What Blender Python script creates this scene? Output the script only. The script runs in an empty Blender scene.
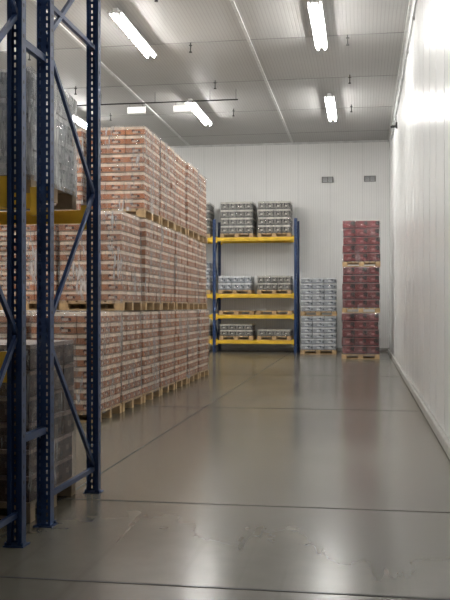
import bpy, bmesh, math, random
from mathutils import Vector, Matrix
random.seed(7)
S=bpy.context.scene
COL=S.collection
S.view_settings.view_transform='Standard'
S.view_settings.look='None'

# ------------------------------------------------------------------ helpers
def new_mat(name):
    m=bpy.data.materials.new(name); m.use_nodes=True
    nt=m.node_tree; b=nt.nodes['Principled BSDF']
    return m,nt,b
def N(nt,t,**kw):
    n=nt.nodes.new(t)
    for k,v in kw.items(): setattr(n,k,v)
    return n
def ramp(nt,fac,stops,interp='LINEAR'):
    r=N(nt,'ShaderNodeValToRGB'); r.color_ramp.interpolation=interp
    e=r.color_ramp.elements
    while len(e)<len(stops): e.new(0.5)
    for i,(p,c) in enumerate(stops):
        e[i].position=p; e[i].color=(c[0],c[1],c[2],1)
    if fac is not None: nt.links.new(fac,r.inputs[0])
    return r.outputs[0]
def noise(nt,vec,scale,detail=3,rough=.5,dim='3D'):
    n=N(nt,'ShaderNodeTexNoise'); n.inputs['Scale'].default_value=scale
    n.inputs['Detail'].default_value=detail; n.inputs['Roughness'].default_value=rough
    if vec is not None: nt.links.new(vec,n.inputs['Vector'])
    return n.outputs['Fac']
def mapping(nt,vec,scale=(1,1,1),loc=(0,0,0)):
    m=N(nt,'ShaderNodeMapping'); m.inputs['Scale'].default_value=scale; m.inputs['Location'].default_value=loc
    nt.links.new(vec,m.inputs['Vector']); return m.outputs[0]
def mix(nt,fac,a,b,mode='MIX'):
    m=N(nt,'ShaderNodeMix'); m.data_type='RGBA'; m.blend_type=mode
    for s,v in ((m.inputs[0],fac),(m.inputs[6],a),(m.inputs[7],b)):
        if hasattr(v,'is_linked'): nt.links.new(v,s)
        elif isinstance(v,(int,float)): s.default_value=v
        else: s.default_value=(v[0],v[1],v[2],1)
    return m.outputs[2]
def math_(nt,op,a,b=0.0):
    m=N(nt,'ShaderNodeMath'); m.operation=op
    for s,v in ((m.inputs[0],a),(m.inputs[1],b)):
        if hasattr(v,'is_linked'): nt.links.new(v,s)
        else: s.default_value=v
    return m.outputs[0]
def bump(nt,h,strength,dist,b):
    n=N(nt,'ShaderNodeBump'); n.inputs['Strength'].default_value=strength; n.inputs['Distance'].default_value=dist
    nt.links.new(h,n.inputs['Height']); nt.links.new(n.outputs[0],b.inputs['Normal'])

def simple(name,col,rough=.5,metal=0,var=.12,scale=6):
    m,nt,b=new_mat(name)
    tc=N(nt,'ShaderNodeTexCoord')
    f=noise(nt,tc.outputs['Object'],scale,4)
    d=[c*(1-var) for c in col]; l=[min(1,c*(1+var)) for c in col]
    nt.links.new(ramp(nt,f,[(.3,d),(.7,l)]),b.inputs['Base Color'])
    b.inputs['Roughness'].default_value=rough; b.inputs['Metallic'].default_value=metal
    return m

def ribbed(name,col,axis,pitch,rough,strength=.25,var=.04,line=.09):
    m,nt,b=new_mat(name)
    tc=N(nt,'ShaderNodeTexCoord'); o=tc.outputs['Object']
    sep=N(nt,'ShaderNodeSeparateXYZ'); nt.links.new(o,sep.inputs[0])
    a=sep.outputs['XYZ'.index(axis)]
    fr=math_(nt,'FRACT',math_(nt,'DIVIDE',a,pitch))
    tri=math_(nt,'ABSOLUTE',math_(nt,'SUBTRACT',fr,.5))
    h=ramp(nt,tri,[(.0,(0,0,0)),(.08,(1,1,1)),(.40,(1,1,1)),(.48,(.3,.3,.3))])
    f=noise(nt,o,.6,4)
    base=ramp(nt,f,[(.3,[c*(1-var) for c in col]),(.7,[c*(1+var) for c in col])])
    c2=mix(nt,line,base,h,'MULTIPLY')
    nt.links.new(c2,b.inputs['Base Color'])
    b.inputs['Roughness'].default_value=rough
    bump(nt,h,strength,.01,b)
    return m

def add_box(bm,x0,x1,y0,y1,z0,z1,mi=0,uv=None,rot=0.0):
    vs=[bm.verts.new((x,y,z)) for x,y,z in ((x0,y0,z0),(x1,y0,z0),(x1,y1,z0),(x0,y1,z0),(x0,y0,z1),(x1,y0,z1),(x1,y1,z1),(x0,y1,z1))]
    if rot:
        c=Vector(((x0+x1)/2,(y0+y1)/2,0)); R=Matrix.Rotation(rot,3,'Z')
        for v in vs: v.co=R@(v.co-c)+c
    F=[(0,1,5,4),(1,2,6,5),(2,3,7,6),(3,0,4,7),(4,5,6,7),(3,2,1,0)]
    U=((0,0),(1,0),(1,1),(0,1))
    for i,f in enumerate(F):
        fc=bm.faces.new([vs[j] for j in f]); fc.material_index=mi
        if uv is not None:
            for k,l in enumerate(fc.loops):
                l[uv].uv=U[k] if i<4 else (U[k][0],.93+.06*U[k][1])
def add_bar(bm,p,q,w,t,mi=0):
    p=Vector(p);q=Vector(q);d=(q-p);L=d.length;d.normalize()
    up=Vector((1,0,0)) if abs(d.x)<.9 else Vector((0,0,1))
    s=d.cross(up).normalized(); u=s.cross(d).normalized()
    vs=[]
    for e in (p,q):
        for a,b_ in ((-1,-1),(1,-1),(1,1),(-1,1)):
            vs.append(bm.verts.new(e+s*w/2*a+u*t/2*b_))
    for f in ((0,1,2,3),(7,6,5,4),(0,4,5,1),(1,5,6,2),(2,6,7,3),(3,7,4,0)):
        bm.faces.new([vs[j] for j in f]).material_index=mi
def add_cyl(bm,p,q,r,seg=10,mi=0):
    p=Vector(p);q=Vector(q);d=(q-p).normalized()
    up=Vector((0,0,1)) if abs(d.z)<.9 else Vector((1,0,0))
    s=d.cross(up).normalized(); u=s.cross(d)
    A=[[bm.verts.new(e+(s*math.cos(2*math.pi*i/seg)+u*math.sin(2*math.pi*i/seg))*r) for i in range(seg)] for e in (p,q)]
    for i in range(seg):
        j=(i+1)%seg
        f=bm.faces.new((A[0][i],A[0][j],A[1][j],A[1][i])); f.material_index=mi; f.smooth=True
    bm.faces.new(A[0][::-1]).material_index=mi; bm.faces.new(A[1]).material_index=mi
def finish(bm,name,mats,loc=(0,0,0),parent=None,normals=True):
    if normals: bmesh.ops.recalc_face_normals(bm,faces=bm.faces)
    me=bpy.data.meshes.new(name); bm.to_mesh(me); bm.free()
    for m in mats: me.materials.append(m)
    return place(me,name,loc,parent)
def place(me,name,loc=(0,0,0),parent=None,rz=0):
    o=bpy.data.objects.new(name,me); COL.objects.link(o); o.location=loc; o.rotation_euler=(0,0,rz)
    if parent: o.parent=parent
    return o

# ------------------------------------------------------------------ room
XR=.93; XL=-14.; YF=-6.; YB=30.5; H=7.33
m_floor,nt,b=new_mat('polished_concrete')
tc=N(nt,'ShaderNodeTexCoord'); o=mapping(nt,tc.outputs['Object'],(1,1,1),(5.3,2.7,1.37))
n1=noise(nt,o,.4,2,.5); n2=noise(nt,mapping(nt,o,(1,.35,1)),1.1,2,.5); n3=noise(nt,o,6,3,.5)
c1=ramp(nt,n1,[(.25,(.118,.106,.082)),(.75,(.182,.167,.134))])
c2=mix(nt,.5,c1,ramp(nt,n2,[(.3,(.62,.60,.57)),(.65,(1,1,1))]),'MULTIPLY')
c3=mix(nt,.25,c2,ramp(nt,n3,[(.35,(.78,.78,.78)),(.65,(1,1,1))]),'MULTIPLY')
st=noise(nt,mapping(nt,o,(5,.12,1),(3,7,0)),1.2,3,.5)
c4=mix(nt,ramp(nt,st,[(.54,(0,0,0)),(.76,(.45,.45,.45))]),c3,(.065,.055,.042))
nt.links.new(c4,b.inputs['Base Color'])
rr=ramp(nt,n1,[(.25,(.17,.17,.17)),(.75,(.24,.24,.24))]); nt.links.new(rr,b.inputs['Roughness'])
b.inputs['Specular IOR Level'].default_value=.95
bm=bmesh.new(); add_box(bm,XL,XR,YF,YB,-.2,0); floor=finish(bm,'floor',[m_floor])
m_joint=simple('joint_sealant',(.03,.028,.024),.7)
def joint(name,x0,x1,y0,y1):
    bm=bmesh.new(); add_box(bm,x0,x1,y0,y1,-.004,.0015); return finish(bm,name,[m_joint])
k=0
for y,w in ((4.72,.010),(6.72,.010),(13.2,.01),(19.7,.01),(26,.01)):
    k+=1; joint('trim_%d'%k,XL,XR-.1,y-w,y+w)
for x in (-2.4,-7.2,-12):
    k+=1; joint('trim_%d'%k,x-.009,x+.009,YF,YB)

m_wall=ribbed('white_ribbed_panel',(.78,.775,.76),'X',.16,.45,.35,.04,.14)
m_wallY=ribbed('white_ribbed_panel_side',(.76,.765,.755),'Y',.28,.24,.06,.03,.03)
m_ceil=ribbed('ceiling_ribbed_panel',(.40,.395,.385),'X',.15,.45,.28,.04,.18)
def room_box(name,a,m):
    bm=bmesh.new(); add_box(bm,*a); return finish(bm,name,[m])
room_box('wall_back',(XL,XR,YB,YB+.2,0,H),m_wall)
room_box('wall_front',(XL,XR,YF-.2,YF,0,H),m_wall)
room_box('wall_right',(XR,XR+.2,YF-.2,YB+.2,0,H),m_wallY)
room_box('wall_left',(XL-.2,XL,YF-.2,YB+.2,0,H),m_wallY)
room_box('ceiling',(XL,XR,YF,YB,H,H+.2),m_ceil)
m_kerb=simple('kerb_paint',(.36,.35,.325),.55)
def kerb(name,pts):
    bm=bmesh.new()
    (x0,x1,y0,y1)=pts; add_box(bm,x0,x1,y0,y1,0,.13)
    o=finish(bm,name,[m_kerb]); bv=o.modifiers.new('bv','BEVEL'); bv.width=.02; bv.segments=2
kerb('baseboard_right',(XR-.06,XR,YF,YB))
kerb('baseboard_back',(XL,XR-.06,YB-.05,YB))
m_seam=simple('panel_seam',(.60,.60,.59),.5)
bm=bmesh.new(); y=YF+.5
while y<YB-.1:
    add_box(bm,XR-.003,XR,y-.005,y+.005,.13,H-.02); y+=1.12
finish(bm,'trim_30',[m_seam])
bm=bmesh.new(); x=XR-.9
while x>XL:
    add_box(bm,x-.006,x+.006,YB-.004,YB,.13,H-.02); x-=1.12
finish(bm,'trim_31',[m_seam])
m_cseam=simple('ceiling_seam',(.24,.24,.235),.5)
m_cstrip=simple('ceiling_strip',(.55,.55,.54),.4)
bm=bmesh.new(); y=YF+.8
while y<YB: add_box(bm,XL,XR,y-.012,y+.012,H-.006,H); y+=3.4
finish(bm,'trim_32',[m_cseam])
for i,x in enumerate((-2.42,-6.1,-10)):
    bm=bmesh.new(); add_box(bm,x-.035,x+.035,YF,YB,H-.03,H); finish(bm,'trim_%d'%(40+i),[m_cstrip])
bm=bmesh.new(); add_box(bm,XR-.05,XR,YF,YB,H-.07,H-.001); add_box(bm,XL,XR,YB-.05,YB,H-.07,H-.001); finish(bm,'trim_50',[m_cstrip])

# ------------------------------------------------------------------ lights
def tube_mat(name,s):
    m,nt,b=new_mat(name)
    b.inputs['Emission Color'].default_value=(1,.985,.95,1); b.inputs['Emission Strength'].default_value=s
    b.inputs['Base Color'].default_value=(1,1,1,1); return m
m_tube=tube_mat('fluorescent_tube',140); m_tubefill=tube_mat('added_fill_tube',28)  # weaker tube belongs to the added fill lamp only
m_tubeoff=simple('fluorescent_tube_off',(.8,.8,.8),.3)
m_house=simple('lamp_housing',(.85,.85,.84),.35)
m_dark=simple('dark_plastic',(.03,.03,.03),.5)
m_steel=simple('galvanised',(.45,.45,.45),.4,.7)
def lamp_mesh(nm,tube):
    bm=bmesh.new()
    for y0 in (-1.42,.02):
        add_box(bm,-.13,.13,y0,y0+1.4,.0,.03,0)
        add_box(bm,-.05,.05,y0,y0+1.4,.03,.10,0)
        for sx in (-.075,.075):
            add_cyl(bm,(sx,y0+.04,-.03),(sx,y0+1.36,-.03),.021,8,1)
            for yy in (y0+.012,y0+1.36): add_box(bm,sx-.02,sx+.02,yy,yy+.028,-.055,0,0)
    for yy in (-1.0,1.0): add_cyl(bm,(0,yy,.1),(0,yy,.197),.008,6,2)
    bmesh.ops.recalc_face_normals(bm,faces=bm.faces)
    me=bpy.data.meshes.new(nm); bm.to_mesh(me); bm.free()
    for m in (m_house,tube,m_steel): me.materials.append(m)
    return me
me_l=lamp_mesh('fluorescent_light',m_tube); me_off=lamp_mesh('fluorescent_light_off',m_tubeoff); me_fill=lamp_mesh('added_fill_light',m_tubefill)
for y in (-4,3,10.1,17.35,24.6):
    for x in (-.86,-4.63,-8.4,-12.1):
        me=me_l
        if y<0: me=me_off
        if y==3: me=me_fill if x==-.86 else me_off  # dim lamp out of view, added as fill to brighten the near rack goods
        place(me,'fluorescent_light',(x,y,H-.2))

YC=22.75
bm=bmesh.new(); add_cyl(bm,(-9,YC,H-.28),(-3.25,YC,H-.28),.018,8)
for x in (-8.5,-7,-5.5,-4,-3.3): add_cyl(bm,(x,YC,H-.28),(x,YC,H),.006,6)
finish(bm,'cable_conduit',[m_dark])
m_sign,nt,b=new_mat('sign_face'); b.inputs['Base Color'].default_value=(.9,.9,.88,1)
b.inputs['Emission Color'].default_value=(1,1,.95,1); b.inputs['Emission Strength'].default_value=.8
for x in (-6.02,-4.75):
    bm=bmesh.new(); add_box(bm,-.25,.25,-.03,.03,-.11,.08,0); add_box(bm,-.23,.23,-.034,-.03,-.09,.06,1)
    for s in (-.18,.18): add_cyl(bm,(s,0,.08),(s,0,.15),.006,6,2)
    finish(bm,'hanging_exit_sign',[m_house,m_sign,m_dark],(x,YC,H-.455))
bm=bmesh.new(); add_cyl(bm,(0,0,0),(0,0,.2),.012,8); add_cyl(bm,(0,0,-.02),(0,0,.0),.035,10); add_cyl(bm,(0,0,.13),(0,0,.14),.04,10)
bmesh.ops.recalc_face_normals(bm,faces=bm.faces)
me_s=bpy.data.meshes.new('sprinkler'); bm.to_mesh(me_s); bm.free(); me_s.materials.append(m_dark)
for x in (-3.7,-7.4,-.3):
    for y in (12,15.4,18.6,21.8,25): place(me_s,'ceiling_sprinkler',(x,y,H-.2))
m_vent=simple('vent_grille',(.06,.06,.06),.5)
bm=bmesh.new(); add_box(bm,-.2,.2,-.03,0,-.1,.1,0)
for i in range(4): add_box(bm,-.17,-.01,-.04,-.03,-.08+i*.042,-.06+i*.042,1); add_box(bm,.01,.17,-.04,-.03,-.08+i*.042,-.06+i*.042,1)
bmesh.ops.recalc_face_normals(bm,faces=bm.faces)
me_v=bpy.data.meshes.new('wall_vent'); bm.to_mesh(me_v); bm.free()
me_v.materials.append(m_vent); me_v.materials.append(m_steel)
for x in (-1.19,.27): place(me_v,'wall_vent',(x,YB,6.0))
bm=bmesh.new(); add_cyl(bm,(XR-.03,9,H-.62),(XR-.03,27,H-.62),.018,8)
for i in range(9): add_box(bm,XR-.05,XR,9.5+i*2.1,9.54+i*2.1,H-.65,H-.59)
finish(bm,'wall_conduit',[m_steel])
bm=bmesh.new(); add_box(bm,-.05,0,-.05,.05,-.08,.08); add_cyl(bm,(-.05,0,-.02),(-.16,-.12,-.06),.035,10); add_cyl(bm,(0-.03,0,.08),(-.03,0,.25),.01,6)
finish(bm,'security_camera',[m_dark],(XR,23.5,H-.95))

# ------------------------------------------------------------------ materials for goods
m_wood=simple('pallet_wood',(.46,.31,.16),.75,0,.25,9)
m_woodd=simple('pallet_wood_dark',(.30,.22,.14),.8,0,.25,9)
def case_mat(name,bg,ink,strip,s0,strip2=None,scale=(5,3),rough=.55,var=.25,lab_on=.6,thr=.46,bg2=None):
    m,nt,b=new_mat(name)
    tc=N(nt,'ShaderNodeTexCoord'); uv=tc.outputs['UV']; ob=tc.outputs['Object']
    oi=N(nt,'ShaderNodeObjectInfo')
    sep=N(nt,'ShaderNodeSeparateXYZ'); nt.links.new(uv,sep.inputs[0]); v=sep.outputs[1]; u=sep.outputs[0]
    vo=N(nt,'ShaderNodeTexVoronoi'); vo.inputs['Scale'].default_value=1
    nt.links.new(mapping(nt,uv,(scale[0],scale[1],1)),vo.inputs['Vector'])
    nz=noise(nt,mapping(nt,uv,(scale[0]*2,scale[1]*2,1)),1,3)
    f=ramp(nt,math_(nt,'ADD',math_(nt,'MULTIPLY',vo.outputs['Distance'],.6),math_(nt,'MULTIPLY',nz,.5)),[(thr-.04,(0,0,0)),(thr+.04,(1,1,1))])
    bgc=mix(nt,oi.outputs['Random'],bg,bg2 or bg)
    art=mix(nt,f,ink,bgc)
    lab=math_(nt,'MULTIPLY',math_(nt,'GREATER_THAN',u,.36),math_(nt,'LESS_THAN',u,.64))
    lab=math_(nt,'MULTIPLY',lab,math_(nt,'LESS_THAN',math_(nt,'ABSOLUTE',math_(nt,'SUBTRACT',v,s0*.5)),.12))
    art=mix(nt,math_(nt,'MULTIPLY',lab,lab_on),art,strip)
    top=math_(nt,'GREATER_THAN',v,s0)
    c=mix(nt,top,art,strip)
    if strip2: c=mix(nt,math_(nt,'LESS_THAN',v,.12),c,strip2)
    r=noise(nt,ob,6,3)
    c=mix(nt,1.0,c,ramp(nt,r,[(.3,(1-var,)*3),(.7,(1,1,1))]),'MULTIPLY')
    nt.links.new(c,b.inputs['Base Color']); b.inputs['Roughness'].default_value=rough
    return m
m_or=case_mat('orange_case',(.50,.18,.07),(.085,.028,.018),(.86,.70,.56),.68,(.28,.15,.095),(5,2.2),bg2=(.38,.16,.08),thr=.50,var=.36)
m_red=case_mat('red_case',(.22,.018,.024),(.014,.005,.006),(.45,.20,.20),.93,(.02,.01,.01),(2.2,1.6),.4,.5,.7,.53,bg2=(.15,.02,.024))
m_silver=case_mat('silver_case',(.36,.39,.43),(.05,.065,.09),(.82,.84,.86),.76,(.2,.22,.25),(3,2),.4,.35,.8)
m_greydk=case_mat('dark_drinks_case',(.22,.21,.18),(.012,.012,.012),(.66,.63,.56),.78,(.03,.03,.03),(6,2),.4,.4,.8,.56)
m_brown=case_mat('brown_case',(.085,.048,.034),(.02,.014,.012),(.28,.20,.17),.84,None,(4,3),.45,.3)
m_grey=case_mat('grey_carton',(.62,.64,.66),(.24,.25,.27),(.90,.90,.91),.78,None,(3,3),.5,.3)

def film_mat(name,lo,mid,hi,gmax=.22):
    m,nt,b=new_mat(name)
    tc=N(nt,'ShaderNodeTexCoord'); ob=tc.outputs['Object']
    oi=N(nt,'ShaderNodeObjectInfo')
    va=N(nt,'ShaderNodeVectorMath'); va.operation='ADD'
    cb=N(nt,'ShaderNodeCombineXYZ')
    nt.links.new(math_(nt,'MULTIPLY',oi.outputs['Random'],31.0),cb.inputs[0])
    nt.links.new(ob,va.inputs[0]); nt.links.new(cb.outputs[0],va.inputs[1])
    vv=va.outputs[0]
    f1=noise(nt,mapping(nt,vv,(2.0,2.0,.8)),1.6,4,.6); f2=noise(nt,mapping(nt,vv,(10,10,1.6)),3,4,.6)
    b.inputs['Base Color'].default_value=(.92,.92,.92,1); b.inputs['Roughness'].default_value=.14
    b.inputs['Specular IOR Level'].default_value=1.0
    al=ramp(nt,math_(nt,'ADD',math_(nt,'MULTIPLY',f1,.55),math_(nt,'MULTIPLY',f2,.45)),[(.42,(lo,)*3),(.53,(mid,)*3),(.63,(hi,)*3)])
    gl=N(nt,'ShaderNodeBsdfGlossy'); gl.inputs['Roughness'].default_value=.13; gl.inputs['Color'].default_value=(1,1,1,1)
    fr=N(nt,'ShaderNodeFresnel'); fr.inputs['IOR'].default_value=1.45
    bn=N(nt,'ShaderNodeBump'); bn.inputs['Strength'].default_value=1.0; bn.inputs['Distance'].default_value=.06
    nt.links.new(f2,bn.inputs['Height'])
    for n_ in (gl,fr): nt.links.new(bn.outputs[0],n_.inputs['Normal'])
    nt.links.new(bn.outputs[0],b.inputs['Normal'])
    nt.links.new(al,b.inputs['Alpha'])
    mx=N(nt,'ShaderNodeMixShader')
    nt.links.new(math_(nt,'MINIMUM',math_(nt,'MULTIPLY',fr.outputs[0],.9),gmax),mx.inputs[0])
    nt.links.new(b.outputs[0],mx.inputs[1]); nt.links.new(gl.outputs[0],mx.inputs[2])
    out=nt.nodes['Material Output']; nt.links.new(mx.outputs[0],out.inputs['Surface'])
    return m
m_film=film_mat('stretch_film',.0,.08,.58,.26)
m_filmthin=film_mat('stretch_film_thin',.0,.03,.2,.14)
m_filmmilk=film_mat('stretch_film_milky',.14,.42,.85,.26)

# ------------------------------------------------------------------ pallets
def wood_pallet(bm,W,D,mi=0,z=0):
    n=7; bw=W/ (n+ (n-1)*.35)
    for i in range(3):
        y=-D/2+ (D-.1)*i/2
        add_box(bm,-W/2,W/2,y,y+.1,z+.10,z+.122,mi)
        add_box(bm,-W/2,W/2,y,y+.1,z,z+.022,mi)
        for j in range(3):
            x=-W/2+(W-.14)*j/2
            add_box(bm,x,x+.14,y,y+.1,z+.022,z+.10,mi)
    for i in range(n):
        x=-W/2+i*bw*1.35
        add_box(bm,x,x+bw,-D/2,D/2,z+.122,z+.144,mi)
def film_shell(bm,W,D,z0,z1,mi,amp=.008,seed=0,lean=(0,0)):
    rnd=random.Random(seed)
    nz=10; per=[]
    n=8
    for i in range(n): per.append((-W/2+W*i/n,-D/2,0,-1))
    for i in range(n): per.append((W/2,-D/2+D*i/n,1,0))
    for i in range(n): per.append((W/2-W*i/n,D/2,0,1))
    for i in range(n): per.append((-W/2,D/2-D*i/n,-1,0))
    rows=[]
    for k in range(nz+1):
        z=z0+(z1-z0)*k/nz
        lx,ly=lean[0]*k/nz,lean[1]*k/nz
        rows.append([bm.verts.new((lx+x+dx*rnd.uniform(-.2,1)*amp,ly+y+dy*rnd.uniform(-.2,1)*amp,z+(rnd.uniform(-.015,.015) if k>0 else 0))) for x,y,dx,dy in per])
    rows.append([bm.verts.new((v.co.x*.86,v.co.y*.86,z1+.006)) for v in rows[-1]])
    M=len(per)
    for k in range(nz+1):
        for i in range(M):
            j=(i+1)%M
            f=bm.faces.new((rows[k][i],rows[k][j],rows[k+1][j],rows[k+1][i])); f.material_index=mi; f.smooth=(k<nz)
def goods_mesh(name,W,D,nx,ny,nz,ch,mat,wood=m_wood,film=m_film,seed=0,jit=.006,fillgap=.006,pal=True,lean=(0,0)):
    rnd=random.Random(seed)
    bm=bmesh.new(); uv=bm.loops.layers.uv.new('UVMap')
    z0=.144 if pal else 0
    if pal: wood_pallet(bm,W,D,0)
    Wc=W-.03; Dc=D-.03
    for k in range(nz):
        z=z0+k*ch
        a,c=(nx,ny)
        lx,ly=lean[0]*k/nz+rnd.uniform(-jit,jit)*.5,lean[1]*k/nz+rnd.uniform(-jit,jit)*.5
        for i in range(a):
            for j in range(c):
                if 0<i<a-1 and 0<j<c-1 and k<nz-1: continue
                x0=-Wc/2+Wc*i/a+lx; y0=-Dc/2+Dc*j/c+ly
                jx=rnd.uniform(-jit,jit); jy=rnd.uniform(-jit,jit)
                add_box(bm,x0+fillgap/2+jx,x0+Wc/a-fillgap/2+jx,y0+fillgap/2+jy,y0+Dc/c-fillgap/2+jy,z+.001,z+ch-.008,1,uv,rnd.uniform(-.01,.01))
    bmesh.ops.recalc_face_normals(bm,faces=bm.faces)
    if film: film_shell(bm,W+.006,D+.006,z0-.04 if pal else .0,z0+nz*ch+.002,2,.010,seed,lean)
    me=bpy.data.meshes.new(name); bm.to_mesh(me); bm.free()
    for m in (wood,mat,film or m_film): me.materials.append(m)
    return me
OT=1.50
LN=((.015,.01),(-.02,.012),(.012,-.015),(.0,.018),(.022,.0))
orange=[goods_mesh('orange_pallet_mesh',.99,1.11,3,4,9,.1485,m_or,seed=s,jit=.009,lean=LN[s]) for s in range(5)]
for col,cx in enumerate((-3.97,-5.04)):
    for kk in range(7):
        for t in range(3):
            if kk<t: continue
            rz=math.pi if random.random()<.5 else 0
            place(random.choice(orange),'wrapped_orange_case_pallet',(cx+random.uniform(-.025,.025)*(1 if t else .5),11.78+1.2*kk+random.uniform(-.02,.02),t*OT),rz=rz+random.uniform(-.008,.008))

red=goods_mesh('red_pallet_mesh',1.12,1.0,3,3,5,.245,m_red,seed=11,jit=.016,film=m_filmthin)
for t in range(3): place(red,'wrapped_red_case_pallet',(-.03+(-.015,0,.01)[t],26.6,t*1.38),rz=math.pi*(t%2))
sil=goods_mesh('silver_pallet_mesh',1.18,1.0,3,3,6,.185,m_silver,seed=12,jit=.012,film=m_filmthin)
for t in range(2): place(sil,'wrapped_silver_case_pallet',(-1.42,29.1,t*1.263),rz=math.pi*t)

# ------------------------------------------------------------------ racks
m_blue=simple('blue_rack_steel',(.015,.042,.130),.40,.1,.2,3)
m_yel=simple('yellow_beam_steel',(.74,.47,.03),.45,.0,.15,4)
m_orb=simple('orange_beam_steel',(.85,.52,.05),.5,.0,.2,4)
def post(bm,x,y,h,face,w=.1,d=.075,mi=0):
    yf=y+face*d/2; yb=y-face*d/2
    xs=[x-w/2,x-w*.32,x-w*.20,x+w*.20,x+w*.32,x+w/2]
    n=int(h/.05)
    zs=[]
    for i in range(n): zs+= [i*.05, i*.05+.022]
    zs.append(n*.05)
    cache={}
    def V(a,bb,c):
        k=(round(a,5),round(bb,5),round(c,5))
        if k not in cache: cache[k]=bm.verts.new((a,bb,c))
        return cache[k]
    for r in range(len(zs)-1):
        for c in range(5):
            if r%2==1 and c in (1,3): continue
            bm.faces.new((V(xs[c],yf,zs[r]),V(xs[c+1],yf,zs[r]),V(xs[c+1],yf,zs[r+1]),V(xs[c],yf,zs[r+1]))).material_index=mi
    H_=n*.05
    t=.004
    ys=sorted((yf-face*.0005,yb))
    for sx in (-1,1):
        xa=x+sx*w/2; xb=xa-sx*t
        add_box(bm,min(xa,xb),max(xa,xb),ys[0],ys[1],0,H_,mi)
        xc=x+sx*w*.22
        yl=sorted((yb,yb+face*t))
        add_box(bm,min(xa,xc),max(xa,xc),yl[0],yl[1],0,H_,mi)
    add_box(bm,x-.07,x+.07,y-.06,y+.06,0,.008,mi)
    for sx in (-.055,.055): add_cyl(bm,(x+sx,y-face*.045,.008),(x+sx,y-face*.045,.03),.009,6,mi)
def side_holes(bm,x,y,h,mi):
    z=.3
    while z<h: add_box(bm,x-.001,x+.0015,y-.006,y+.006,z,z+.022,mi); z+=.1
def frame(bm,x,ya,yb,h,nodes,horiz):
    post(bm,x,ya,h,-1); post(bm,x,yb,h,1)
    for px in (x+.05,x-.0515):
        side_holes(bm,px,ya,h-.2,1); side_holes(bm,px,yb,h-.2,1)
    for (y1,z1),(y2,z2) in zip(nodes[:-1],nodes[1:]): add_bar(bm,(x,y1,z1),(x,y2,z2),.035,.025)
    for z in horiz: add_bar(bm,(x,ya,z),(x,yb,z),.035,.03)
def beam(bm,x0,x1,y,z,mi,hh=.11):
    add_box(bm,x0,x1,y-.022,y+.022,z-hh,z,mi)
    add_box(bm,x0,x1,y-.026,y-.022,z-hh*.62,z-hh*.38,mi)
    for x,s in ((x0,1),(x1,-1)):
        xx=sorted((x,x+s*.05)); add_box(bm,xx[0],xx[1],y-.03,y+.03,z-hh-.05,z+.04,mi)
def zig(ya,yb,zs,start=1):
    return [((yb if (i+start)%2==0 else ya),z) for i,z in enumerate(zs)]
HT=5.6
def big_rack(name,X0,ya,yb,levels,start,beam_m,nb=2,bay=2.8):
    bm=bmesh.new()
    zs=[.22,1.37,2.5,3.45,4.4,5.3]
    for i in range(nb+1):
        frame(bm,X0-i*bay,ya,yb,HT,zig(ya,yb,zs,start),(.2,3.72))
    for i in range(nb):
        for z in levels:
            for y in (ya,yb):
                beam(bm,X0-(i+1)*bay+.052,X0-i*bay-.052,y,z,2)
    return finish(bm,name,[m_blue,m_dark,beam_m],normals=True)
big_rack('pallet_rack',-2.22,5.88,7.0,(2.36,),0,m_orb)
big_rack('pallet_rack',-2.22,4.25,5.36,(1.22,2.36),1,m_orb)
bm=bmesh.new()
for z in (.68,3.3,):
    add_bar(bm,(-2.22,5.40,z),(-2.22,5.84,z),.05,.04)
finish(bm,'rack_row_spacer',[m_blue])

brown=goods_mesh('brown_pallet_mesh',1.2,1.0,4,4,6,.19,m_brown,m_woodd,seed=21,jit=.01,film=m_film)
greyg=goods_mesh('grey_pallet_mesh',1.2,1.0,3,3,4,.19,m_grey,m_woodd,seed=22,jit=.012,film=m_filmmilk)
greys=goods_mesh('grey_small_mesh',1.2,.96,3,3,3,.25,m_grey,m_woodd,seed=23,jit=.012,film=m_filmmilk)
for i in range(4):
    x=-2.95-i*1.36
    if i>=2: x-=.1
    place(brown,'wrapped_brown_case_pallet',(x,6.42,0),rz=math.pi*(i%2))
    place(greyg,'wrapped_grey_carton_pallet',(x,6.44,2.361),rz=math.pi*(i%2))
    xx=x
    place(brown,'wrapped_brown_case_pallet',(xx,4.8,0),rz=math.pi*(i%2)).scale=(1,.95,.78)
    place(greys,'wrapped_grey_carton_pallet',(xx,4.8,1.221),rz=math.pi*(i%2))
    place(greyg,'wrapped_grey_carton_pallet',(xx,4.8,2.361),rz=math.pi*(i%2))

# far rack
bm=bmesh.new()
ya,yb=29.25,30.3
for i in range(3):
    x=-2.21-i*2.78
    hh=4.6
    zs=[.2,1.2,2.2,3.2,4.3]
    post(bm,x,ya,hh,-1,.1,.08); post(bm,x,yb,hh,1,.1,.08)
    nd=zig(ya,yb,zs,0)
    for (y1,z1),(y2,z2) in zip(nd[:-1],nd[1:]): add_bar(bm,(x,y1,z1),(x,y2,z2),.04,.03)
    add_bar(bm,(x,ya,.2),(x,yb,.2),.04,.03)
LV=(.42,1.28,1.99,3.92)
for i in range(2):
    xa=-2.21-(i+1)*2.78+.052; xb=-2.21-i*2.78-.052
    for z in LV:
        for y in (ya,yb): beam(bm,xa,xb,y,z,2,.12)
        for j in range(6):
            xs_=xa+.2+j*(xb-xa-.4)/5; add_box(bm,xs_-.03,xs_+.03,ya+.022,yb-.022,z-.035,z-.002,2)
finish(bm,'pallet_rack',[m_blue,m_dark,m_yel])
drk=goods_mesh('dark_pallet_mesh',1.14,.95,4,4,4,.27,m_greydk,seed=31,jit=.01,film=m_filmthin)
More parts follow.
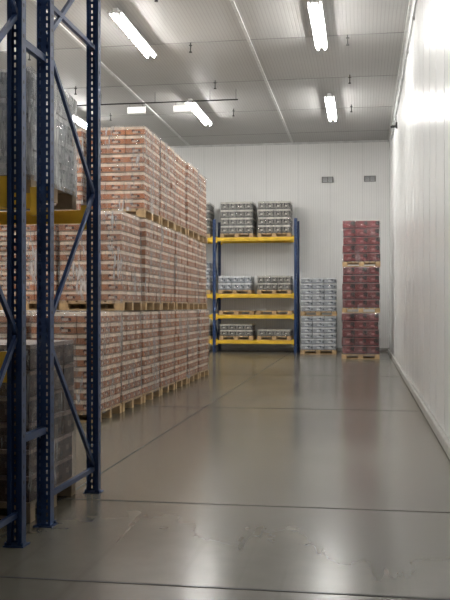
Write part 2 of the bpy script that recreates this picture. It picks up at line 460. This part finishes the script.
for x in (-2.95,-4.23,-5.72,-7.0): place(drk,'wrapped_drinks_pallet',(x,29.78,3.921))
low=goods_mesh('low_mesh',1.16,.95,5,4,2,.24,m_silver,seed=32,jit=.01,film=m_filmthin)
lowd=goods_mesh('lowd_mesh',1.16,.95,5,4,2,.24,m_greydk,seed=37,jit=.01,film=m_filmthin)
place(low,'wrapped_silver_can_pallet',(-4.3,29.78,1.991)); place(lowd,'wrapped_drinks_pallet',(-2.95,29.78,1.991))
high=goods_mesh('high_mesh',1.14,.95,5,4,4,.25,m_silver,seed=34,jit=.01,film=m_filmthin)
for x in (-5.72,-7.0): place(high,'wrapped_silver_can_pallet',(x,29.78,1.991))
bm=bmesh.new(); wood_pallet(bm,1.2,.95); bmesh.ops.recalc_face_normals(bm,faces=bm.faces)
me_wp=bpy.data.meshes.new('wooden_pallet'); bm.to_mesh(me_wp); bm.free(); me_wp.materials.append(m_wood)
for x in (-2.95,-4.25):
    place(me_wp,'wooden_pallet',(x,29.78,1.281)); 
low3=goods_mesh('low3_mesh',1.16,.95,4,3,1,.22,m_greydk,seed=35,jit=.01,film=m_filmthin)
low4=goods_mesh('low4_mesh',1.16,.95,4,3,2,.2,m_greydk,seed=36,jit=.01,film=m_filmthin)
place(low3,'wrapped_drinks_pallet',(-2.95,29.78,.421)); place(low4,'wrapped_drinks_pallet',(-4.25,29.78,.421))
place(low4,'wrapped_drinks_pallet',(-5.72,29.78,.421))

# ------------------------------------------------------------------ world + camera
w=bpy.data.worlds.new('World'); S.world=w; w.use_nodes=True
w.node_tree.nodes['Background'].inputs[0].default_value=(.5,.5,.5,1)
w.node_tree.nodes['Background'].inputs[1].default_value=.05
cam=bpy.data.cameras.new('camera'); co=bpy.data.objects.new('camera',cam); COL.objects.link(co)
cam.sensor_fit='VERTICAL'; cam.sensor_height=36; cam.lens=52.02; cam.shift_y=7/600
cam.clip_start=.05; cam.clip_end=200
co.location=(0,0,1.55); co.rotation_euler=(math.radians(90),0,math.radians(8.98))
S.camera=co
